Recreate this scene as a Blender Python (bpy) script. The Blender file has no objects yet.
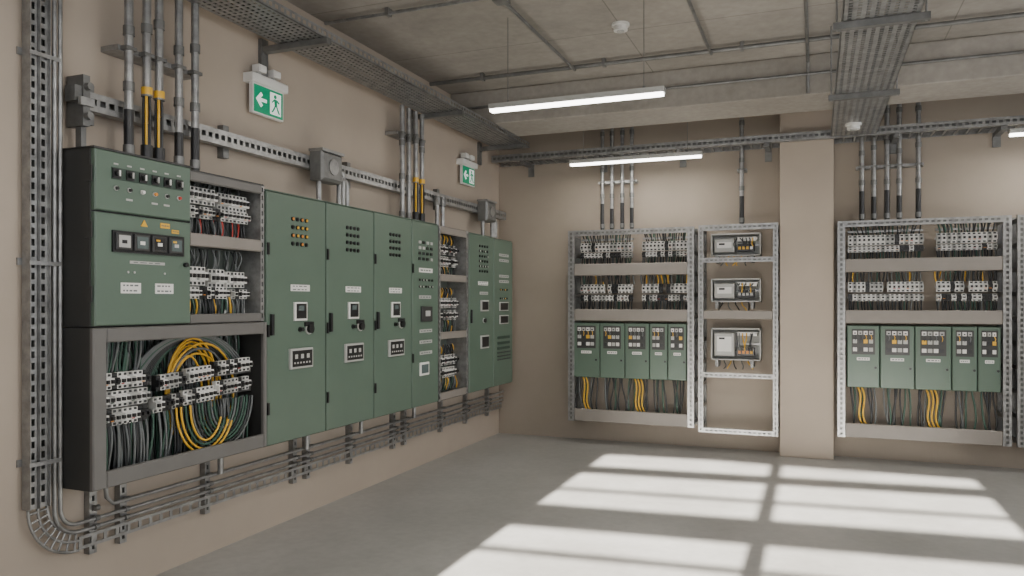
import bpy, math, random
from mathutils import Vector
random.seed(7)
L=3.592; YB=8.64; ZC=3.8
# ---------------------------------------------------------------- materials
def mat(name,col,rough=.5,metal=0,noise=0,nscale=8,bump=0,emit=None,estr=0,spec=None):
    m=bpy.data.materials.new(name); m.use_nodes=True
    nt=m.node_tree; b=nt.nodes['Principled BSDF']
    b.inputs['Roughness'].default_value=rough; b.inputs['Metallic'].default_value=metal
    b.inputs['Base Color'].default_value=(*col,1)
    if spec is not None: b.inputs['Specular IOR Level'].default_value=spec
    if noise or bump:
        tc=nt.nodes.new('ShaderNodeTexCoord'); n=nt.nodes.new('ShaderNodeTexNoise')
        n.inputs['Scale'].default_value=nscale; n.inputs['Detail'].default_value=6; n.inputs['Roughness'].default_value=.6
        nt.links.new(tc.outputs['Object'],n.inputs['Vector'])
        if noise:
            r=nt.nodes.new('ShaderNodeValToRGB')
            r.color_ramp.elements[0].position=.3; r.color_ramp.elements[1].position=.7
            r.color_ramp.elements[0].color=(*[max(0,c*(1-noise)) for c in col],1)
            r.color_ramp.elements[1].color=(*[min(1,c*(1+noise)) for c in col],1)
            nt.links.new(n.outputs['Fac'],r.inputs['Fac']); nt.links.new(r.outputs['Color'],b.inputs['Base Color'])
        if bump:
            bp=nt.nodes.new('ShaderNodeBump'); bp.inputs['Strength'].default_value=bump; bp.inputs['Distance'].default_value=.02
            nt.links.new(n.outputs['Fac'],bp.inputs['Height']); nt.links.new(bp.outputs['Normal'],b.inputs['Normal'])
    if emit:
        b.inputs['Emission Color'].default_value=(*emit,1); b.inputs['Emission Strength'].default_value=estr
    return m
M={}
M['wall']=mat('wall_paint',(.41,.345,.28),.75,noise=.05,nscale=1.5,bump=.04)
M['wallb']=mat('wall_paint_taupe',(.33,.28,.228),.75,noise=.07,nscale=1.2,bump=.04)
M['green']=mat('green_paint',(.096,.142,.107),.4,noise=.05,nscale=3)
M['green_d']=mat('green_paint_dark',(.035,.06,.045),.5)
M['char']=mat('charcoal_paint',(.034,.034,.033),.45,noise=.1,nscale=4)
M['frame']=mat('grey_frame_paint',(.13,.125,.118),.45,noise=.06,nscale=5)
M['beam']=mat('warm_grey_shelf',(.23,.207,.184),.5,noise=.06,nscale=5)
M['galv']=mat('galvanised_steel',(.31,.31,.305),.38,metal=.65,noise=.3,nscale=14)
M['galv_d']=mat('galvanised_dull',(.19,.19,.185),.45,metal=.55,noise=.25,nscale=10)
M['panel']=mat('backplate',(.10,.12,.105),.6)
M['black']=mat('black_plastic',(.012,.012,.013),.35)
M['dark']=mat('dark_cable',(.022,.024,.026),.45)
M['grey']=mat('grey_cable',(.13,.14,.14),.45)
M['gcab']=mat('green_cable',(.035,.085,.06),.45)
M['white']=mat('white_plastic',(.72,.71,.68),.4)
M['lgrey']=mat('light_grey_plastic',(.42,.42,.40),.45)
M['yellow']=mat('yellow_cable',(.70,.40,.03),.45)
M['orange']=mat('orange_plastic',(.65,.25,.04),.45)
M['red']=mat('red_plastic',(.45,.04,.03),.4)
M['lcd']=mat('lcd_screen',(.10,.13,.13),.15)
M['led']=mat('led_diffuser',(.9,.9,.9),.5,emit=(1,.96,.9),estr=10)
M['alu']=mat('white_aluminium',(.5,.5,.48),.4,metal=.3)
M['sign']=mat('sign_green',(.0,.25,.12),.4,emit=(.0,.35,.17),estr=.2)
M['signw']=mat('sign_white',(.85,.88,.85),.4,emit=(.9,1,.95),estr=.4)
def concrete(name,c1,c2,scale,rough,brick=None,bump=.15,stretch=None,mul=.5):
    m=bpy.data.materials.new(name); m.use_nodes=True; nt=m.node_tree; b=nt.nodes['Principled BSDF']
    N=nt.nodes.new; K=nt.links.new
    tc=N('ShaderNodeTexCoord')
    n=N('ShaderNodeTexNoise'); n.inputs['Scale'].default_value=scale; n.inputs['Detail'].default_value=8; n.inputs['Roughness'].default_value=.6
    n2=N('ShaderNodeTexNoise'); n2.inputs['Scale'].default_value=scale*16; n2.inputs['Detail'].default_value=5
    if stretch:
        mp=N('ShaderNodeMapping'); mp.inputs['Scale'].default_value=stretch; K(tc.outputs['Object'],mp.inputs['Vector']); K(mp.outputs['Vector'],n.inputs['Vector'])
    else: K(tc.outputs['Object'],n.inputs['Vector'])
    K(tc.outputs['Object'],n2.inputs['Vector'])
    r=N('ShaderNodeValToRGB'); r.color_ramp.elements[0].position=.3; r.color_ramp.elements[1].position=.72
    r.color_ramp.elements[0].color=(*c1,1); r.color_ramp.elements[1].color=(*c2,1)
    K(n.outputs['Fac'],r.inputs['Fac'])
    r2=N('ShaderNodeMapRange'); r2.inputs[1].default_value=.3; r2.inputs[2].default_value=.7; r2.inputs[3].default_value=1-mul*.5; r2.inputs[4].default_value=1+mul*.2
    K(n2.outputs['Fac'],r2.inputs[0])
    mx=N('ShaderNodeVectorMath'); mx.operation='SCALE'; K(r.outputs['Color'],mx.inputs[0]); K(r2.outputs[0],mx.inputs['Scale'])
    out=mx.outputs[0]
    if brick:
        hs=N('ShaderNodeMix'); hs.data_type='RGBA'; hs.blend_type='MULTIPLY'
        bt=N('ShaderNodeTexBrick'); bt.inputs['Scale'].default_value=1; bt.offset=brick[3]
        bt.inputs['Brick Width'].default_value=brick[0]; bt.inputs['Row Height'].default_value=brick[1]; bt.inputs['Mortar Size'].default_value=brick[2]
        bt.inputs['Color1'].default_value=(1,1,1,1); bt.inputs['Color2'].default_value=(.92,.92,.92,1); bt.inputs['Mortar'].default_value=(.6,.6,.6,1)
        K(tc.outputs['Object'],bt.inputs['Vector'])
        hs.inputs[0].default_value=1; K(out,hs.inputs[6]); K(bt.outputs['Color'],hs.inputs[7]); out=hs.outputs[2]
    K(out,b.inputs['Base Color'])
    rr=N('ShaderNodeMapRange'); rr.inputs[3].default_value=rough-.1; rr.inputs[4].default_value=rough+.12
    K(n.outputs['Fac'],rr.inputs[0]); K(rr.outputs[0],b.inputs['Roughness'])
    bp=N('ShaderNodeBump'); bp.inputs['Strength'].default_value=bump; bp.inputs['Distance'].default_value=.02
    K(n2.outputs['Fac'],bp.inputs['Height']); K(bp.outputs['Normal'],b.inputs['Normal'])
    return m
M['floor']=concrete('floor_concrete',(.28,.272,.252),(.40,.392,.368),1.1,.42,bump=.02,mul=.12)
M['ceil']=concrete('ceiling_concrete',(.29,.268,.238),(.42,.39,.35),1.0,.85,brick=(2.45,1.22,.005,0),bump=.05,mul=.2,stretch=(1,1.6,1))
M['beamc']=concrete('beam_concrete',(.28,.258,.228),(.40,.37,.33),1.1,.85,bump=.05,mul=.2)
# ---------------------------------------------------------------- builder
FR={'W':lambda p:(p[0],p[1],p[2]),
    'L':lambda p:(p[2],p[0],p[1]),
    'B':lambda p:(p[0],YB-p[2],p[1]),
    'F':lambda p:(p[0],-.6+.1*(p[0]-3.2)-p[2],p[1])}
class MB:
    def __init__(s,name,frame='W'):
        s.name=name; s.f=FR[frame]; s.v=[]; s.faces=[]; s.mi=[]; s.sm=[]; s.mats=[]
    def m(s,k):
        if k not in s.mats: s.mats.append(k)
        return s.mats.index(k)
    def add(s,vs,fs,k,smooth=False):
        o=len(s.v); s.v+= [s.f(p) for p in vs]; i=s.m(k)
        for f in fs: s.faces.append([o+a for a in f]); s.mi.append(i); s.sm.append(smooth)
    def box(s,a0,a1,b0,b1,c0,c1,k):
        if a0>a1:a0,a1=a1,a0
        if b0>b1:b0,b1=b1,b0
        if c0>c1:c0,c1=c1,c0
        vs=[(a0,b0,c0),(a1,b0,c0),(a1,b1,c0),(a0,b1,c0),(a0,b0,c1),(a1,b0,c1),(a1,b1,c1),(a0,b1,c1)]
        s.add(vs,[(3,2,1,0),(4,5,6,7),(0,1,5,4),(1,2,6,5),(2,3,7,6),(3,0,4,7)],k)
    def cbox(s,a0,a1,b0,b1,c0,c1,k,ch=.006):
        vs=[(a0,b0,c0),(a1,b0,c0),(a1,b1,c0),(a0,b1,c0),
            (a0,b0,c1-ch),(a1,b0,c1-ch),(a1,b1,c1-ch),(a0,b1,c1-ch),
            (a0+ch,b0+ch,c1),(a1-ch,b0+ch,c1),(a1-ch,b1-ch,c1),(a0+ch,b1-ch,c1)]
        fs=[(3,2,1,0),(8,9,10,11)]
        for i in range(4):
            j=(i+1)%4
            fs+=[(i,j,4+j,4+i),(4+i,4+j,8+j,8+i)]
        s.add(vs,fs,k)
    def prism(s,pts,c0,c1,k):
        n=len(pts); vs=[(p[0],p[1],c0) for p in pts]+[(p[0],p[1],c1) for p in pts]
        fs=[tuple(range(n-1,-1,-1)),tuple(range(n,2*n))]+[(i,(i+1)%n,n+(i+1)%n,n+i) for i in range(n)]
        s.add(vs,fs,k)
    def tube(s,pts,r,k,n=8,cap=True):
        P=[Vector(p) for p in pts]; vs=[]; fs=[]
        t=(P[1]-P[0]).normalized()
        up=Vector((0,0,1)) if abs(t.z)<.9 else Vector((1,0,0))
        x=t.cross(up).normalized()
        for i,p in enumerate(P):
            if i==0:t=(P[1]-P[0])
            elif i==len(P)-1:t=P[-1]-P[-2]
            else:t=P[i+1]-P[i-1]
            t.normalize(); x=(x-t*x.dot(t)).normalized(); y=t.cross(x)
            for a in range(n):
                an=2*math.pi*a/n; q=p+x*(r*math.cos(an))+y*(r*math.sin(an)); vs.append(tuple(q))
        for i in range(len(P)-1):
            for a in range(n):
                b=(a+1)%n; fs.append((i*n+a,i*n+b,(i+1)*n+b,(i+1)*n+a))
        s.add(vs,fs,k,True)
        if cap:
            s.add(vs[:n],[tuple(range(n-1,-1,-1))],k); s.add(vs[-n:],[tuple(range(n))],k)
    def cyl(s,p0,p1,r,k,n=16): s.tube([p0,p1],r,k,n)
    def bez(s,p0,p1,p2,p3,r,k,seg=9,n=6):
        pts=[]
        for i in range(seg+1):
            t=i/seg; q=[(1-t)**3*a+3*(1-t)**2*t*b+3*(1-t)*t*t*c+t**3*d for a,b,c,d in zip(p0,p1,p2,p3)]
            pts.append(q)
        s.tube(pts,r,k,n,False)
    def finish(s,parent=None,bevel=0):
        me=bpy.data.meshes.new(s.name)
        xs=[[v[i] for v in s.v] for i in range(3)]
        c=[(min(a)+max(a))/2 for a in xs]
        me.from_pydata([(v[0]-c[0],v[1]-c[1],v[2]-c[2]) for v in s.v],[],s.faces)
        for k in s.mats: me.materials.append(M[k])
        me.polygons.foreach_set('material_index',s.mi); me.polygons.foreach_set('use_smooth',s.sm)
        me.update(); o=bpy.data.objects.new(s.name,me); o.location=c
        bpy.context.collection.objects.link(o)
        if parent: o.parent=parent
        if bevel:
            b=o.modifiers.new('bevel','BEVEL'); b.width=bevel; b.segments=2; b.limit_method='ANGLE'
        return o
def slot(mb,a0,a1,b0,b1,c0,c1,d,rows=1,pitch=.05,bar=.018,rail=.3,k='galv'):
    if d=='a': lo,hi,w0,w1=a0,a1,b0,b1
    else: lo,hi,w0,w1=b0,b1,a0,a1
    W=w1-w0; rw=W*rail/(rows+1)
    for i in range(rows+1):
        q=w0+(W-rw)*i/rows
        if d=='a': mb.box(lo,hi,q,q+rw,c0,c1,k)
        else: mb.box(q,q+rw,lo,hi,c0,c1,k)
    n=max(1,int((hi-lo)/pitch)); p=(hi-lo-bar)/n
    for i in range(n+1):
        q=lo+p*i
        if d=='a': mb.box(q,q+bar,w0,w1,c0+.0003,c1-.0003,k)
        else: mb.box(w0,w1,q,q+bar,c0+.0003,c1-.0003,k)
def strut_post(mb,a0,a1,b0,b1,c0,c1,k='galv'):
    slot(mb,a0,a1,b0,b1,c1-.004,c1,'b',1,.05,.022,.66,k)
    mb.box(a0,a0+.004,b0,b1,c0,c1-.004,k); mb.box(a1-.004,a1,b0,b1,c0,c1-.004,k)
    mb.box(a0,a1,b0,b1,c0,c0+.003,'galv_d')
def strut_rail(mb,a0,a1,b0,b1,c0,c1,k='galv',pitch=.05):
    slot(mb,a0,a1,b0,b1,c1-.004,c1,'a',1,pitch,.022,.66,k)
    mb.box(a0,a1,b0,b0+.004,c0,c1-.004,k); mb.box(a0,a1,b1-.004,b1,c0,c1-.004,k)
    mb.box(a0,a1,b0,b1,c0,c0+.003,'galv_d')
def breakers(mb,a0,a1,b0,b1,c,mod=.036,dep=.06,darkp=.15,slope=0):
    n=max(1,round((a1-a0)/mod)); m=(a1-a0)/n; H=b1-b0
    mb.box(a0-.01,a1+.01,b0+H*.4,b0+H*.6,c-.01,c,'galv')
    for i in range(n):
        x0=a0+m*i+.001; x1=a0+m*(i+1)-.001; dz=slope*i/n
        body='black' if random.random()<darkp else random.choice(['white','white','lgrey'])
        y0=b0+dz; y1=b1+dz
        mb.box(x0,x1,y0,y1,c,c+dep*.6,body)
        mb.box(x0,x1,y0+H*.28,y1-H*.28,c+dep*.6,c+dep,body)
        mb.box(x0+m*.25,x1-m*.25,y0+H*.40,y0+H*.62,c+dep,c+dep+.016,'black')
        mb.box(x0+m*.2,x1-m*.2,y0+H*.04,y0+H*.19,c+dep*.55,c+dep*.62,'dark')
        mb.box(x0+m*.2,x1-m*.2,y1-H*.19,y1-H*.04,c+dep*.55,c+dep*.62,'dark')
        if random.random()<.2: mb.box(x0+m*.2,x1-m*.2,y0+H*.30,y0+H*.36,c+dep,c+dep+.002,random.choice(['orange','red','gcab']))
WM=['dark','dark','dark','grey','grey','gcab','yellow','white']
def bundle(mb,a0,a1,bt,bb,c,n,mats=WM,sway=.03,r=.006,spread=None,seg=7):
    for i in range(n):
        a=a0+(a1-a0)*(i+random.random()*.6)/n
        e=a+random.uniform(-sway,sway)
        if spread: e=spread[0]+(spread[1]-spread[0])*(i+.5)/n+random.uniform(-.01,.01)
        k=random.choice(mats); h=bt-bb; cc=c+random.uniform(-.012,.012)
        mb.bez((a,bt,cc),(a+random.uniform(-sway,sway)*.6,bt-h*.35,cc+random.uniform(0,.04)),(e+random.uniform(-sway,sway),bb+h*.35,cc+random.uniform(-.01,.03)),(e,bb,cc),r,k,seg)
def label(mb,a0,a1,b0,b1,c,k='white',lines=2):
    mb.box(a0,a1,b0,b1,c,c+.003,k); H=(b1-b0); W=a1-a0
    for i in range(lines):
        y=b0+H*(i+.5)/lines
        x=a0+W*.1
        while x<a1-W*.15:
            l=random.uniform(.08,.2)*W; mb.box(x,min(x+l,a1-W*.08),y-H*.10/lines*1.5,y+H*.10/lines*1.5,c+.003,c+.004,'grey'); x+=l+W*.07
def knob(mb,a,b,c,r,k='black',ring='alu'):
    mb.cyl((a,b,c),(a,b,c+.008),r*1.3,ring,14); mb.cyl((a,b,c+.008),(a,b,c+.03),r,k,14)
# ---------------------------------------------------------------- room shell
XR=9.2; YF=-1.3
o=MB('floor'); o.box(-.2,XR+.2,YF-.2,YB+.2,-.15,0,'floor'); o.finish()
o=MB('ceiling'); o.box(-.2,XR+.2,YF-.2,YB+.2,ZC,ZC+.2,'ceil'); o.finish()
o=MB('wall_left'); o.box(-.2,0,YF-.2,YB+.2,0,ZC,'wall'); o.finish()
o=MB('wall_back'); o.box(0,XR,YB,YB+.2,0,ZC,'wallb'); o.finish()
o=MB('ceiling_beam'); o.box(0,XR,7.3,7.95,3.44,ZC,'beamc'); o.finish(bevel=.012)
o=MB('pillar'); o.box(3.25,3.765,8.40,YB,0,ZC,'wall'); o.finish(bevel=.006)
o=MB('wall_front','F')
x0,x1=1.55,4.92
o.box(0,x0,0,ZC,0,.05,'wall'); o.box(x1,XR,0,ZC,0,.05,'wall')
o.box(x0,x1,3.487,ZC,0,.05,'wall'); o.box(x0,x1,0,1.25,0,.05,'wall')
o.finish()
o=MB('window_1','F')
for a,b in ((3.11,3.244),(2.384,2.634),(1.72,1.88)): o.box(x0,x1,a,b,0,.04,'char')
for z in (2.85,2.16): o.box(x0,x1,z-.018,z+.018,0,.03,'char')
o.box(3.18,3.30,1.25,3.487,0,.045,'char')
o.finish()
o=MB('wall_right')
o.box(XR,XR+.2,YF,YB,0,.7,'wall'); o.box(XR,XR+.2,YF,YB,3.5,ZC,'wall')
for y in (YF,1.4,3.9,6.4,YB-.4): o.box(XR,XR+.2,y,y+.4,.7,3.5,'wall')
o.finish()
o=MB('window_2')
for y in (YF+.4,1.8,4.3,6.8):
    y2={YF+.4:1.4,1.8:3.9,4.3:6.4,6.8:YB-.4}[y]
    for q in (y,(y+y2)/2,y2-.06): o.box(XR+.05,XR+.1,q,q+.06,.7,3.5,'char')
    for z in (.7,2.1,3.44): o.box(XR+.05,XR+.1,y,y2,z,z+.06,'char')
o.finish()
# ---------------------------------------------------------------- left wall: near control cabinet
U0=2.758
o=MB('control_cabinet','L')
o.box(U0,3.396,1.475,2.37,.03,.25,'char')
o.cbox(U0+.008,3.39,2.06,2.365,.25,.278,'green')
o.cbox(U0+.008,3.39,1.48,2.05,.25,.278,'green')
o.box(U0,3.396,2.365,2.375,.03,.28,'char')
W=.278
o.box(2.86,3.33,2.225,2.285,W,W+.004,'green_d')
for i,a in enumerate((2.886,2.968,3.05,3.132,3.214,3.3)):
    o.box(a-.024,a+.024,2.23,2.28,W+.004,W+.01,'black'); o.cyl((a,2.255,W+.01),(a,2.255,W+.026),.015,'black',12)
    o.box(a-.004,a+.004,2.24,2.27,W+.026,W+.032,['white','lgrey'][i%2])
    o.cyl((a,2.18,W),(a,2.18,W+.006),.013,'lgrey',12); o.cyl((a,2.18,W+.006),(a,2.18,W+.016),.009,['black','black','white','orange','black','red'][i],12)
    o.box(a-.014,a+.014,2.30,2.308,W,W+.002,'lgrey')
    if i in(1,3,4): o.box(a-.02,a+.02,2.125,2.135,W,W+.002,'lgrey')
o.box(2.86,3.33,1.855,1.965,W,W+.012,'black')
for q,a in enumerate((2.872,2.985,3.1,3.215)):
    o.cbox(a,a+.095,1.867,1.955,W+.012,W+.024,'char',.004)
    o.box(a+.012,a+.083,1.88,1.942,W+.024,W+.026,['lgrey','lcd','black','lcd'][q])
    o.box(a+.03,a+.06,1.90,1.918,W+.026,W+.028,['black','white','white','lgrey'][q])
    if q>1: o.box(a+.02,a+.045,1.925,1.935,W+.026,W+.028,'yellow')
o.prism([(3.04,2.0),(3.085,2.0),(3.0625,2.035)],W,W+.003,'yellow')
label(o,3.17,3.235,2.003,2.03,W,'yellow',1); label(o,3.25,3.3,1.98,2.0,W,'yellow',1)
label(o,2.915,3.04,1.645,1.70,W); label(o,3.135,3.26,1.645,1.70,W)
for a in (2.96,3.0,3.2): o.cyl((a,1.755,W),(a,1.755,W+.004),.006,'alu',10)
o.cyl((3.345,1.81,W),(3.345,1.81,W+.02),.013,'black',10)
label(o,2.97,3.2,1.80,1.815,W,'lgrey',1)
for z in (1.6,1.92,2.2): o.box(U0-.006,U0,z,z+.08,.22,.268,'char')
o.finish()
# lower enclosure
o=MB('breaker_enclosure','L')
u0,u1,v0,v1=U0,4.05,.66,1.47
o.box(u0,u1,v0,v1,.03,.04,'panel')
o.box(u0,u0+.01,v0,v1,.04,.25,'char'); o.box(u1-.01,u1,v0,v1,.04,.25,'char')
o.box(u0+.01,u1-.01,v0,v0+.01,.04,.25,'char'); o.box(u0+.01,u1-.01,v1-.01,v1,.04,.25,'char')
o.cbox(u0,u0+.08,v0,v1,.25,.275,'frame'); o.cbox(u1-.03,u1,v0,v1,.25,.275,'frame')
o.cbox(u0+.08,u1-.03,v0,v0+.085,.25,.275,'frame'); o.cbox(u0+.08,u1-.03,v1-.075,v1,.25,.275,'frame')
for v in (1.14,1.02): o.box(u0+.01,u1-.01,v,v+.03,.13,.15,'galv_d')
for k in range(3): breakers(o,2.87,3.165,.955+.095*k,1.04+.095*k,.16,.034,.055,.3)
for (a,b,z) in ((3.22,3.42,1.105),(3.44,3.64,1.125),(3.66,3.98,1.15)):
    breakers(o,a,b,z,z+.085,.16,.034,.055,.12,.01)
for (a,b,z) in ((3.20,3.40,.985),(3.42,3.66,1.0),(3.68,3.97,1.03)):
    breakers(o,a,b,z,z+.085,.16,.034,.055,.3,.01)
GM=['dark','grey','gcab','dark','grey','grey','gcab']
bundle(o,2.87,3.16,.96,.67,.18,26,['dark','dark','grey','gcab','dark','grey'],.02,.0065)
bundle(o,3.2,3.98,1.0,.67,.17,50,GM,.03,.0065)
bundle(o,2.88,3.16,1.46,1.22,.15,24,GM,.03,.0065)
bundle(o,3.2,3.98,1.46,1.22,.07,60,GM,.04,.0065)
bundle(o,2.87,3.98,1.46,.67,.05,90,['dark','dark','grey','gcab'],.03,.0065)
def arc(cu,cv,ru,rv,w,t0,t1,k,r=.0075,n=22):
    o.tube([(cu+ru*math.cos(t0+(t1-t0)*j/n),cv+rv*math.sin(t0+(t1-t0)*j/n),w) for j in range(n+1)],r,k,6,False)
for i in range(3): arc(3.56,1.06,.16+.022*i,.28+.022*i,.10+.012*i,-.6*math.pi,1.25*math.pi,'yellow')
for i in range(3): arc(3.60+.01*i,1.05,.20+.035*i,.24+.03*i,.12+.01*i,-.5*math.pi,.9*math.pi,['yellow','grey','yellow'][i])
arc(3.52,1.06,.11,.22,.13,-.9*math.pi,.9*math.pi,'yellow',.0065)
for i in range(12): arc(3.53,1.02,.27+.02*i,.33+.006*i,.09+.005*i,.1*math.pi,.95*math.pi,random.choice(['grey','gcab','grey','dark']))
for i in range(10): arc(3.02,1.15,.03+.013*i,.13+.015*i,.12,.0,math.pi,random.choice(['grey','gcab','dark']))
for i in range(4): arc(3.57,1.0,.13+.035*i,.22+.025*i,.225,-math.pi,-.15*math.pi,['yellow','gcab','yellow','yellow'][i],.0065)
for i in range(8): arc(3.72,1.0,.08+.025*i,.15+.02*i,.215,-math.pi,-.0*math.pi,['gcab','grey','gcab','dark','gcab','gcab','dark','grey'][i],.0065)
o.finish()
# upper open bay
o=MB('open_breaker_rack','L')
u0,u1,v0,v1=3.40,4.05,1.475,2.365
o.box(u0,u1,v0,v1,.03,.04,'panel')
o.box(u0,u1,v1-.01,v1,.04,.25,'char')
strut_post(o,u1-.035,u1,v0,v1,.04,.25); 
for v in range(18): o.box(u1-.005,u1+.001,v0+.02+.049*v,v0+.045+.049*v,.06,.1,'dark')
o.cbox(u0,u1-.035,2.30,2.355,.235,.262,'frame'); o.cbox(u0,u1-.035,1.925,2.0,.235,.262,'beam'); o.cbox(u0,u1-.035,1.475,1.53,.235,.262,'frame')
o.box(u0,u1-.035,1.935,1.945,.04,.235,'frame')
breakers(o,3.43,3.70,2.185,2.285,.13,.034,.06,.1); breakers(o,3.72,3.98,2.175,2.275,.13,.034,.06,.1)
breakers(o,3.45,3.97,2.10,2.17,.15,.034,.06,.3)
bundle(o,3.43,3.98,2.10,1.94,.15,38,['dark','dark','grey','red','dark','dark'],.02,.006)
bundle(o,3.43,3.98,2.35,2.27,.12,24,['dark','dark','grey'],.02,.006)
breakers(o,3.42,3.62,1.70,1.81,.13,.034,.06,.1); breakers(o,3.64,3.78,1.69,1.80,.13,.034,.06,.1); breakers(o,3.80,3.96,1.69,1.79,.13,.034,.06,.1)
breakers(o,3.42,3.78,1.62,1.69,.15,.034,.06,.2)
breakers(o,3.82,3.96,1.62,1.68,.15,.034,.06,.2)
bundle(o,3.43,3.97,1.92,1.80,.12,24,['dark','grey','grey'],.03,.006)
bundle(o,3.43,3.97,1.63,1.5,.16,46,['dark','grey','grey','gcab','dark','yellow','white'],.015,.006)
o.finish()
# ---------------------------------------------------------------- green cabinets
def dots(o,a0,a1,b0,b1,c,nx,ny,ks,r=.012):
    for i in range(nx):
        for j in range(ny):
            a=a0+(a1-a0)*i/(nx-1); b=b0+(b1-b0)*j/(ny-1)
            o.cyl((a,b,c),(a,b,c+.008),r,'black',10); o.cyl((a,b,c+.008),(a,b,c+.012),r*.65,random.choice(ks),10)
def cabinet(u0,u1,kind,v0=.65,v1=2.335,parts=True):
    o=MB('electrical_cabinet','L'); W=.262
    o.box(u0+.002,u1-.002,v0,v1,.03,.24,'green_d')
    o.cbox(u0+.006,u1-.006,v0+.006,v1-.006,.24,W,'green')
    o.box(u0+.002,u1-.002,v1,v1+.006,.03,.25,'green')
    w=u1-u0; c=(u0+u1)/2
    if kind==0:
        dots(o,c-.06,c+.09,2.0,2.17,W,4,4,['black','yellow','orange','black'] if u0<4.5 else ['black','dark','black'],.015)
        label(o,c-.08,c+.13,1.675,1.72,W)
        o.cbox(c-.05,c+.09,1.47,1.6,W,W+.015,'white',.004); o.box(c-.035,c+.075,1.485,1.588,W+.015,W+.018,'black'); o.box(c-.015,c+.045,1.54,1.575,W+.018,W+.02,'lcd')
        knob(o,c+.12,1.41,W,.03); knob(o,c+.02,1.41,W,.014,'black','black'); o.box(c+.07,c+.17,1.43,1.46,W,W+.01,'black')
        o.cbox(c-.1,c+.15,1.14,1.28,W,W+.02,'lgrey',.005); o.box(c-.085,c+.135,1.155,1.265,W+.02,W+.022,'black')
        for i in range(3): o.box(c-.06+.065*i,c-.03+.065*i,1.21,1.24,W+.022,W+.024,'lgrey'); 
        for i in range(6): o.box(c-.07+.033*i,c-.055+.033*i,1.175,1.187,W+.022,W+.024,'lgrey')
        for z in (1.95,1.41,.9): o.box(u0+.006,u0+.022,z-.04,z+.04,W,W+.012,'black')
        o.cbox(u0+.035,u0+.06,1.38,1.52,W,W+.022,'black',.004)
    if kind==1:
        for j in range(4):
            for i in range(4): o.box(c-.14+.075*i,c-.10+.075*i,2.13-.05*j,2.155-.05*j,W,W+.008,random.choice(['black','lgrey','black','dark']))
        label(o,c-.13,c+.13,1.87,1.91,W,'white',1)
        dots(o,c-.12,c+.12,1.74,1.80,W,5,2,['black','lgrey'])
        label(o,c-.13,c+.1,1.63,1.66,W,'lgrey',1)
        o.cbox(c-.1,c+.1,1.42,1.56,W,W+.02,'char',.004); o.box(c-.04,c+.05,1.47,1.52,W+.02,W+.023,'lgrey')
        for z in (1.32,1.22,1.12): label(o,c-.12,c+.12,z,z+.03,W,'lgrey',1)
        o.cbox(c-.12,c+.05,.93,1.05,W,W+.012,'white',.004); o.box(c-.1,c+.03,.95,1.03,W+.012,W+.014,'lcd')
        for z in (1.9,1.1): o.box(u0+.006,u0+.02,z-.04,z+.04,W,W+.012,'black')
    if kind==2:
        dots(o,c-.06,c+.14,1.93,2.2,W,4,6,['black','dark','lgrey'],.015)
        label(o,c-.1,c+.16,1.78,1.82,W)
        o.cbox(c-.04,c+.16,1.5,1.62,W,W+.015,'lgrey',.004); o.box(c-.02,c+.14,1.515,1.605,W+.015,W+.018,'black')
        label(o,c-.06,c+.16,1.68,1.71,W,'lgrey',1)
        knob(o,c+.05,1.4,W,.022); o.cbox(c-.04,c+.17,1.1,1.24,W,W+.015,'lgrey',.004); o.box(c-.025,c+.155,1.115,1.225,W+.015,W+.018,'black')
        o.cbox(u0+.04,u0+.06,1.38,1.52,W,W+.02,'black',.004)
    if kind==3:
        for z in (2.12,2.06,1.88,1.82): label(o,c-.13,c+.15,z,z+.03,W,'lgrey',1)
        dots(o,c-.1,c+.1,1.64,1.74,W,4,2,['black','yellow','lgrey'])
        for z in (1.5,1.35): o.cbox(c-.13,c+.13,z,z+.1,W,W+.012,'lgrey',.003); o.box(c-.115,c+.115,z+.01,z+.09,W+.012,W+.014,'black')
        for z in (1.18,1.12,1.06): o.box(c-.18,c+.18,z,z+.03,W,W+.006,'green_d')
        for z in (1.02,.98,.94): o.box(c-.18,c+.2,z,z+.012,W,W+.008,'black')
    return o.finish()
cabinet(4.056,4.714,0); cabinet(4.714,5.369,0); cabinet(5.369,5.998,0); cabinet(5.998,6.515,1)
# far open rack
o=MB('open_breaker_rack','L')
u0,u1,v0,v1=6.522,7.19,.65,2.33
o.box(u0,u1,v0,v1,.03,.04,'panel'); o.box(u0,u1,v1-.01,v1,.04,.25,'char'); o.box(u0,u1,v0,v0+.01,.04,.25,'char')
strut_post(o,u0,u0+.04,v0,v1,.04,.26); strut_post(o,u1-.05,u1,v0,v1,.04,.26)
for z in (2.26,1.80,1.24,.655): o.cbox(u0+.04,u1-.05,z,z+.07,.235,.262,'beam')
for (z0) in (1.95,1.42,.85):
    breakers(o,u0+.07,u1-.09,z0+.12,z0+.22,.13,.034,.06,.3); breakers(o,u0+.07,u1-.12,z0,z0+.1,.14,.034,.06,.35)
    bundle(o,u0+.07,u1-.08,z0+.32,z0+.22,.12,26,['dark','dark','grey','yellow','dark'],.03,.007)
    bundle(o,u0+.07,u1-.08,z0,z0-.13,.14,26,['dark','dark','grey','yellow','gcab'],.03,.007)
o.finish()
cabinet(7.2,7.861,2,.65,2.32); cabinet(7.861,8.43,3,.65,2.31)
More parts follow.
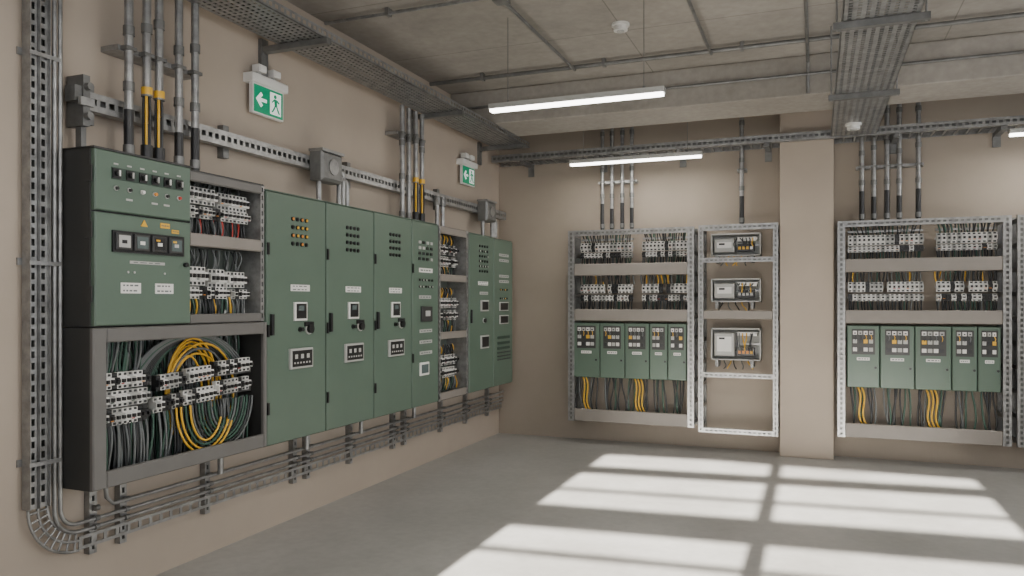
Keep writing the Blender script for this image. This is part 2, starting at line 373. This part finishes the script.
# ---------------------------------------------------------------- vertical tray + low conduit run on left wall
o=MB('cable_tray','L')
TC,TZ=2.86,.59     # centre of the swept corner
ta,tb=2.585,2.685; tm=(ta+tb)/2; ZT=ZC-.003
slot(o,ta,tm-.004,TZ,ZT,.045,.05,'b',1,.055,.022,.55); slot(o,tm+.004,tb,TZ,ZT,.045,.05,'b',1,.055,.022,.55)
for x in (ta-.003,tm-.002,tb): o.box(x,x+.004,TZ,ZT,.01,.07,'galv')
o.box(ta,tb,TZ,ZT,.01,.014,'galv_d')
for z in (.8,1.78,2.8,3.5): o.box(2.56,2.75,z,z+.035,.001,.01,'galv'); o.box(2.575,2.74,z,z+.02,.07,.075,'galv')
radii=(TC-ta,TC-tm,TC-tb)
for rr in radii:
    o.tube([(TC-rr*math.cos(t),TZ-rr*math.sin(t),.047) for t in [i*math.pi/2/12 for i in range(13)]],.008,'galv',6)
for i in range(9):
    t=(i+.5)*math.pi/2/9
    o.tube([(TC-radii[2]*math.cos(t),TZ-radii[2]*math.sin(t),.047),(TC-radii[0]*math.cos(t),TZ-radii[0]*math.sin(t),.047)],.006,'galv',6)
slot(o,TC,8.6,TZ-radii[0],TZ-radii[2]-.03,.045,.05,'a',1,.075,.02,.5)
o.finish()
o=MB('conduit_run','L')
for uu,zz,ww,R in ((2.715,.415,.06,.14),(2.742,.46,.065,.10)):
    o.tube([(uu,ZT,ww)]+[(uu+R-R*math.cos(t),zz+R-R*math.sin(t),ww) for t in [k*math.pi/2/8 for k in range(9)]]+[(8.6,zz,ww)],.011,'galv',8)
for zz in (.515,): o.tube([(3.0,zz+.11,.07),(3.01,zz+.04,.07),(3.05,zz,.07),(8.6,zz,.07)],.012,'galv',8)
for u in (2.93,3.12,3.75,4.62,4.78,5.35,6.05,6.25,7.0,7.6,8.2):
    strut_post(o,u,u+.045,.27,.648,.001,.04,'galv')
    for zz in (.415,.46,.515): o.cyl((u+.01,zz,.065),(u+.035,zz,.065),.016,'galv_d',10)
for u in (3.82,4.70,5.43,6.33): o.tube([(u,.648,.1),(u,.515,.1)],.018,'galv',8)
o.finish()
# horizontal perforated tray above cabinets
o=MB('cable_tray','L')
strut_rail(o,2.86,8.6,2.59,2.685,.05,.11,'galv',.055)
for u in (2.9,3.9,5.3,6.9,8.1):
    o.box(u,u+.05,2.53,2.74,.001,.05,'galv_d')
o.box(2.82,2.86,2.50,2.76,.01,.13,'galv_d'); o.box(2.79,2.87,2.60,2.64,.13,.15,'galv'); o.box(2.84,2.87,2.38,2.5,.05,.09,'galv_d')
o.cyl((2.84,2.70,.13),(2.84,2.70,.16),.02,'galv_d',8); o.cyl((2.84,2.55,.13),(2.84,2.55,.16),.02,'galv_d',8)
o.box(2.78,2.82,2.62,2.70,.05,.12,'galv_d')
o.finish()
def conduits(us,v0,v1,w,r,frame='L',name='conduit_riser',ycols=(),darkend=.0,clamps=()):
    o=MB(name,frame)
    for i,u in enumerate(us):
        o.tube([(u,v0+(.36 if i in ycols else 0),w),(u,v1,w)],r,'galv',12)
        if darkend: o.cyl((u,v0,w),(u,v0+darkend*(1-.2*(i%2)),w),r*(1.12 if i not in ycols else .7),'black',12)
        for z in (v0+.02,v0+.36,v0+.66+.05*(i%3),v1-.3):
            if z<v1-.05 and not (i in ycols and z<v0+.2): o.cyl((u,z,w),(u,z+.05,w),r*1.3,'galv_d',12)
        if i in ycols:
            o.cyl((u,v0+.37,w),(u,v0+.41,w),r*1.32,'yellow',12)
            o.cyl((u,v0+.0,w),(u,v0+.09,w),r*1.4,'black',12)
            for j in range(5):
                a=j*1.257; dx=.012*math.cos(a); dy=.012*math.sin(a)
                o.bez((u+dx,v0+.4,w+dy),(u+dx*1.9,v0+.26,w+dy*1.9),(u+dx*1.4,v0+.14,w+dy*1.4),(u+dx*1.2,v0-.0,w+dy*1.2),.0075,['yellow','dark','yellow','dark','yellow'][j])
    for z in clamps:
        o.box(us[0]-.05,us[-1]+.05,z,z+.03,.002,w-r,'galv')
        for u in us: o.box(u-r*1.5,u+r*1.5,z+.005,z+.025,w-r,w+r*1.05,'galv_d')
    return o.finish()
conduits((3.08,3.20,3.285,3.43,3.555),2.376,ZC-.002,.15,.023,ycols=(1,2,),darkend=.26,clamps=(2.95,3.55))
conduits((6.02,6.14,6.27,6.39),2.342,3.365,.15,.022,ycols=(2,3),clamps=(3.1,))
def jbox(u):
    o=MB('junction_box','L')
    o.cbox(u,u+.26,2.50,2.72,.115,.23,'galv_d',.02); o.box(u-.01,u+.27,2.715,2.735,.11,.235,'galv')
    o.cyl((u+.13,2.61,.23),(u+.13,2.61,.24),.06,'galv',16)
    o.cyl((u+.06,2.50,.15),(u+.06,2.345,.15),.02,'galv',10)
    for k in range(3):
        a=u+.26; e=u+.32+.055*k; z=2.68-.06*k
        o.bez((a,z,.15),(e,z,.15),(e,z,.15),(e,z-.12,.15),.02,'galv',8,10); o.tube([(e,z-.12,.15),(e,2.345,.15)],.02,'galv',10)
    return o.finish()
jbox(4.72); jbox(7.75)
o=MB('conduit_riser','L')
for u in (6.72,6.84): o.tube([(u,2.335,.14),(u,2.6,.14)],.022,'galv',10); o.cyl((u,2.55,.14),(u,2.64,.14),.035,'galv_d',10)
o.finish()
# exit signs
def exit_sign(u,v):
    o=MB('exit_sign','L')
    o.cbox(u-.025,u+.345,v+.205,v+.265,0,.09,'white',.01)
    for a in (.07,.22):
        o.cyl((u+a,v+.265,.045),(u+a,v+.29,.045),.016,'lgrey',10); o.cbox(u+a-.03,u+a+.045,v+.285,v+.335,.02,.09,'white',.01)
    o.box(u,u+.32,v,v+.205,.03,.06,'white'); o.box(u+.01,u+.31,v+.01,v+.195,.06,.063,'sign')
    w0,w1=.063,.066
    def P(pts): return [(u+a*.91,v+b*.87) for a,b in pts]
    o.prism(P([(.03,.115),(.085,.055),(.105,.075),(.078,.102),(.15,.102),(.15,.128),(.078,.128),(.105,.155),(.085,.175)]),w0,w1,'signw')
    o.prism(P([(.19,.03),(.315,.03),(.315,.205),(.19,.205)]),w0,w1,'signw')
    w2=.069
    o.cyl((u+.245*.91,v+.175*.87,w1),(u+.245*.91,v+.175*.87,w2),.014,'sign',12)
    for p in ([(.232,.155),(.262,.155),(.268,.10),(.24,.10)],[(.24,.105),(.255,.105),(.235,.07),(.215,.045),(.20,.045),(.222,.075)],[(.255,.105),(.268,.10),(.285,.07),(.30,.045),(.283,.045),(.268,.07)],[(.232,.155),(.232,.14),(.212,.12),(.205,.128)],[(.262,.155),(.262,.14),(.29,.125),(.295,.137)]):
        o.prism(P(p)[::-1],w1,w2,'sign')
    return o.finish()
exit_sign(4.165,2.885); exit_sign(7.47,2.88)
# ---------------------------------------------------------------- overhead trays
def tray_y(x0,x1,y0,y1,z,side,hang=(),wallbr=()):
    o=MB('overhead_cable_tray')
    slot(o,x0,x1,y0,y1,z,z+.004,'b',8,.042,.016,.55)
    for x in (x0,x1-.004):
        o.box(x,x+.004,y0,y1,z,z+side*.3,'galv'); o.box(x,x+.004,y0,y1,z+side*.75,z+side,'galv')
        n=int((y1-y0)/.055)
        for i in range(n+1):
            y=y0+(y1-y0-.022)*i/n; o.box(x+.0005,x+.0035,y,y+.022,z+side*.3,z+side*.75,'galv')
    for y in wallbr:
        o.box(.001,x1+.03,y,y+.05,z-.045,z-.003,'galv_d'); o.box(.001,.03,y-.01,y+.06,z-.2,z+.05,'galv_d')
    for y in hang:
        o.box(x0-.05,x1+.05,y,y+.045,z-.045,z-.003,'galv_d')
        for x in (x0-.03,x1+.03): o.cyl((x,y+.02,z-.05),(x,y+.02,ZC),.006,'galv',8)
    for i in range(6):
        x=x0+.04+(x1-x0-.08)*i/5
        pts=[(x+random.uniform(-.012,.012),y0+(y1-y0)*j/16,z+.02) for j in range(17)]
        o.tube(pts,.014,random.choice(['grey','grey','dark']),6)
    return o.finish()
tray_y(.15,.53,.2,8.28,3.375,.06,wallbr=(2.0,4.3,6.4,8.0))
tray_y(3.74,4.15,1.4,8.28,3.25,.1,hang=(2.4,4.9,6.6))
o=MB('cable_tray','B')
strut_rail(o,.04,XR-.05,3.245,3.325,.27,.33,'galv',.055)
for a in [.4,1.3,2.2,3.1,4.3,5.2,6.1,7.0,7.9,8.8]: o.box(a,a+.05,3.20,3.24,.001,.34,'galv_d'); o.box(a-.01,a+.06,3.1,3.35,.001,.02,'galv_d')
n=int(9/.1)
for i in range(n):
    if not 3.15<.05+.1*i<3.78: o.box(.05+.1*i,.07+.1*i,3.245,3.25,.03,.27,'galv')
o.box(.04,3.24,3.24,3.32,.02,.025,'galv'); o.box(3.775,XR-.05,3.24,3.32,.02,.025,'galv')
o.finish()
# ---------------------------------------------------------------- ceiling conduits, detectors
o=MB('ceiling_conduit')
zc=ZC-.035
o.tube([(.05,5.0,zc),(XR-.05,5.0,zc)],.014,'galv',8)
o.tube([(.05,6.75,zc-.01),(XR-.05,6.75,zc-.01)],.02,'galv_d',8)
for x,y1 in ((1.54,6.75),(2.76,6.75),(3.53,7.27)): o.tube([(x,.5,zc-.035),(x,y1,zc-.035)],.014,'galv_d',8)
o.tube([(3.53,7.27,zc-.035),(3.53,7.27,3.45)],.014,'galv',8)
for x in [.6+1.2*i for i in range(7)]:
    o.box(x,x+.03,4.97,5.03,zc-.02,ZC,'galv_d'); o.box(x,x+.03,6.72,6.78,zc-.035,ZC,'galv_d')
for x in (1.54,2.76,3.53):
    o.box(x-.05,x+.05,4.93,5.03,zc-.06,ZC-.001,'galv_d')
o.tube([(.05,7.27,3.62),(XR-.05,7.27,3.62)],.014,'galv_d',8)
o.finish()
def detector(x,y,z):
    o=MB('smoke_detector'); o.cyl((x,y,z),(x,y,z-.02),.07,'white',20); o.cyl((x,y,z-.02),(x,y,z-.055),.055,'white',20); o.cyl((x,y,z-.055),(x,y,z-.065),.03,'lgrey',16); o.finish()
detector(2.16,5.95,ZC); detector(3.92,7.75,3.25)
# ---------------------------------------------------------------- LED luminaires
def led(x0,x1,y,z,top=ZC):
    o=MB('linear_led_light'); o.box(x0,x1,y-.035,y+.035,z,z+.04,'alu'); o.box(x0+.01,x1-.01,y-.032,y+.032,z-.02,z,'led')
    for x in (x0+.15,x1-.15): o.cyl((x,y,z+.04),(x,y,top),.003,'galv_d',6); o.cyl((x,y,z+.04),(x,y,z+.06),.01,'galv_d',8)
    ob=o.finish()
    l=bpy.data.lights.new('led_lamp','AREA'); l.shape='RECTANGLE'; l.size=x1-x0-.05; l.size_y=.06; l.energy=16; l.color=(1,.95,.88)
    lo=bpy.data.objects.new('led_lamp',l); bpy.context.collection.objects.link(lo)
    lo.parent=ob; lo.location=(0,0,z-.03-ob.location[2])
led(1.23,2.59,5.5,3.10); led(1.09,2.51,8.05,3.11); led(5.21,6.6,8.05,3.11); led(5.2,6.6,5.5,3.1)
led(1.2,2.6,2.9,3.1); led(5.2,6.6,2.9,3.1); led(1.2,2.6,.8,3.5); led(5.2,6.6,.8,3.1)  # out-of-view luminaires, added to raise the ambient light
# ---------------------------------------------------------------- back wall racks
def rack_frame(o,u0,u1,v0=.25,v1=2.41,pw=.075):
    for a in (u0,u1-pw):
        strut_post(o,a,a+pw,v0,v1,.25,.29)
        o.box(a,a+pw,v0,v1,.003,.03,'galv_d')
        for i in range(10): z=v0+.05+(v1-v0-.1)*i/9; o.box(a,a+.01,z-.02,z+.02,.03,.25,'galv_d'); o.box(a+pw-.01,a+pw,z-.02,z+.02,.03,.25,'galv_d')
    strut_rail(o,u0+pw,u1-pw,v1-.06,v1,.25,.29)
def breaker_rack(name,u0,u1,cols,groups):
    o=MB(name,'B'); pw=.07; a0=u0+pw; a1=u1-pw
    rack_frame(o,u0,u1,pw=pw)
    for z0,z1 in ((1.90,2.03),(1.39,1.52),(.25,.39)):
        o.cbox(a0,a1,z0,z1,.255,.285,'beam'); o.box(a0,a1,z0,z0+.01,.03,.255,'beam')
    for g0,g1 in groups:
        mid=(g0+g1)/2
        breakers(o,g0,g1,2.17,2.27,.14,.042,.06,.05); breakers(o,g0,g1,2.10,2.16,.15,.042,.05,.3); o.box(g0,g1,2.30,2.32,.1,.14,'galv')
        bundle(o,g0,g1,2.41,2.26,.13,20,['dark','dark','dark','gcab'],.02,.007,spread=(g0+.03,g1-.03))
        bundle(o,g0,g1,2.11,1.92,.15,24,['dark','dark','grey','gcab'],.02,.007)
        breakers(o,g0,mid-.02,1.70,1.80,.14,.042,.06,.1); breakers(o,mid+.02,g1,1.70,1.80,.14,.042,.06,.1)
        breakers(o,g0,g1,1.61,1.68,.15,.042,.05,.3)
        bundle(o,g0,g1,2.0,1.80,.13,24,['dark','dark','grey','gcab','dark','dark','yellow'],.03,.007)
        bundle(o,g0,g1,1.61,1.40,.16,24,['dark','dark','grey','gcab','dark'],.02,.007)
    for i in range(len(cols)-1):
        b0,b1=cols[i]+.004,cols[i+1]-.004; w=b1-b0
        o.cbox(b0,b1,.75,1.365,.06,.275,'green'); W=.275
        o.box(b0+w*.14,b1-w*.14,1.08,1.33,W,W+.006,'char')
        n=4 if w>.25 else 3
        for j,z in enumerate((1.275,1.19,1.11)):
            for q in range(n):
                x=b0+w*.18+(w*.66)*q/n; ww=w*.66/n
                k=[['white','lgrey','white','lgrey'],['lgrey','dark','yellow','lgrey'],['white','dark','white','lgrey']][j][(q+i)%4]
                o.box(x,x+ww-.012,z,z+.038,W+.006,W+.02,k)
                if j==0: o.box(x+.01,x+ww-.022,z+.01,z+.022,W+.02,W+.024,'black')
        for q in range(n): 
            x=b0+w*.2+(w*.66)*q/n; o.tube([(x+.01,1.28,W+.014),(x+.02,1.25,W+.022),(x+.01,1.2,W+.014)],.004,random.choice(['yellow','dark','grey']),5)
        label(o,b0+w*.3,b1-w*.3,1.02,1.05,W,'white',1)
        o.cyl((b1-w*.12,.95,W),(b1-w*.12,.95,W+.01),.012,'black',8)
    for i in range(len(cols)-1):
        b0,b1=cols[i],cols[i+1]
        bundle(o,b0+.03,b1-.03,.76,.36,.2,8 if b1-b0>.25 else 5,['dark','dark','grey','gcab','dark'],.05,.009)
        if i in (0,2): 
            for q in range(3 if i else 2): a=b0+.1+.035*q; o.bez((a,.76,.24),(a+.08,.6,.25),(a-.05,.5,.25),(a+.06,.36,.22),.0085,'yellow')
    return o.finish()
breaker_rack('breaker_rack',.973,2.384,(1.03,1.34,1.625,1.90,2.10,2.305),((1.09,1.69),(1.80,2.30)))
breaker_rack('breaker_rack',3.80,5.296,(3.885,4.185,4.492,4.807,5.022,5.215),((3.90,4.578),(4.689,5.2)))
breaker_rack('breaker_rack',5.34,6.84,(5.42,5.72,6.03,6.34,6.55,6.76),((5.44,6.12),(6.23,6.74)))
o=MB('meter_rack','B'); u0,u1=2.43,3.235; pw=.05
rack_frame(o,u0,u1,.21,2.42,pw)
strut_rail(o,u0+pw,u1-pw,.21,.26,.25,.29)
strut_rail(o,u0+pw,u1-pw,2.02,2.07,.25,.285); o.cbox(u0+pw,u1-pw,1.42,1.51,.25,.285,'beam'); strut_rail(o,u0+pw,u1-pw,.80,.85,.25,.285)
for z0,z1 in ((2.09,2.33),(1.60,1.85),(.98,1.32)):
    a0,a1=2.55,3.06
    o.box(a0,a1,z0,z1,.02,.03,'lgrey'); o.box(a0,a0+.012,z0,z1,.03,.2,'lgrey'); o.box(a1-.012,a1,z0,z1,.03,.2,'lgrey')
    o.box(a0,a1,z0,z0+.012,.03,.2,'lgrey'); o.box(a0,a1,z1-.012,z1,.03,.2,'lgrey')
    o.cbox(a0+.03,a0+.24,z0+.04,z1-.05,.05,.17,'lgrey',.01); o.box(a0+.06,a0+.21,z0+.09,z1-.09,.17,.175,'white'); o.box(a0+.08,a0+.14,z1-.12,z1-.1,.175,.177,'black')
    o.box(a0+.27,a0+.44,z0+.05,z0+.13,.05,.16,'black'); o.box(a0+.27,a1-.04,z1-.08,z1-.04,.05,.16,'white')
    for q in range(4): o.box(a0+.28+.04*q,a0+.305+.04*q,z0+.07,z0+.1,.16,.166,random.choice(['white','lgrey','orange','yellow']))
    bundle(o,a0+.25,a1-.05,z1-.05,z0+.1,.18,6,['dark','grey','yellow','dark'],.04,.006)
    o.box(a0+.02,a1-.02,(z0+z1)/2-.01,(z0+z1)/2+.01,.03,.05,'galv')
    for a in (a0+.05,a1-.1): o.box(a,a+.03,z0-.07,z0,.02,.24,'galv_d')
    bundle(o,a0+.1,a1-.1,z0,z0-.1,.1,5,['dark','yellow','grey'],.05,.006)
o.finish()
conduits((1.33,1.44,1.56,1.67),2.42,3.79,.12,.02,'B','vertical_conduit',darkend=.3,clamps=(2.95,))
conduits((2.86,),2.43,3.79,.12,.022,'B','vertical_conduit',darkend=.3,clamps=(3.0,))
conduits((4.03,4.14,4.26,4.37,4.54),2.42,3.79,.12,.022,'B','vertical_conduit',darkend=.3,clamps=(2.95,))
# ---------------------------------------------------------------- lights, world, camera
s=bpy.data.lights.new('sun','SUN'); s.energy=54; s.angle=math.radians(.6); s.color=(1,.95,.88)
so=bpy.data.objects.new('sun',s); so.rotation_euler=(math.radians(68),0,0); so.location=(3,-6,6); bpy.context.collection.objects.link(so)
w=bpy.data.worlds.new('World'); bpy.context.scene.world=w; w.use_nodes=True
bg=w.node_tree.nodes['Background']; bg.inputs[0].default_value=(.93,.96,1,1); bg.inputs[1].default_value=4.2
c=bpy.data.cameras.new('camera'); c.lens=766/1024*36; c.sensor_width=36; c.shift_y=14/1024; c.clip_start=.05
co=bpy.data.objects.new('camera',c); co.location=(L,0,1.6); co.rotation_euler=(math.pi/2,0,math.radians(21.6)); bpy.context.collection.objects.link(co)
bpy.context.scene.camera=co
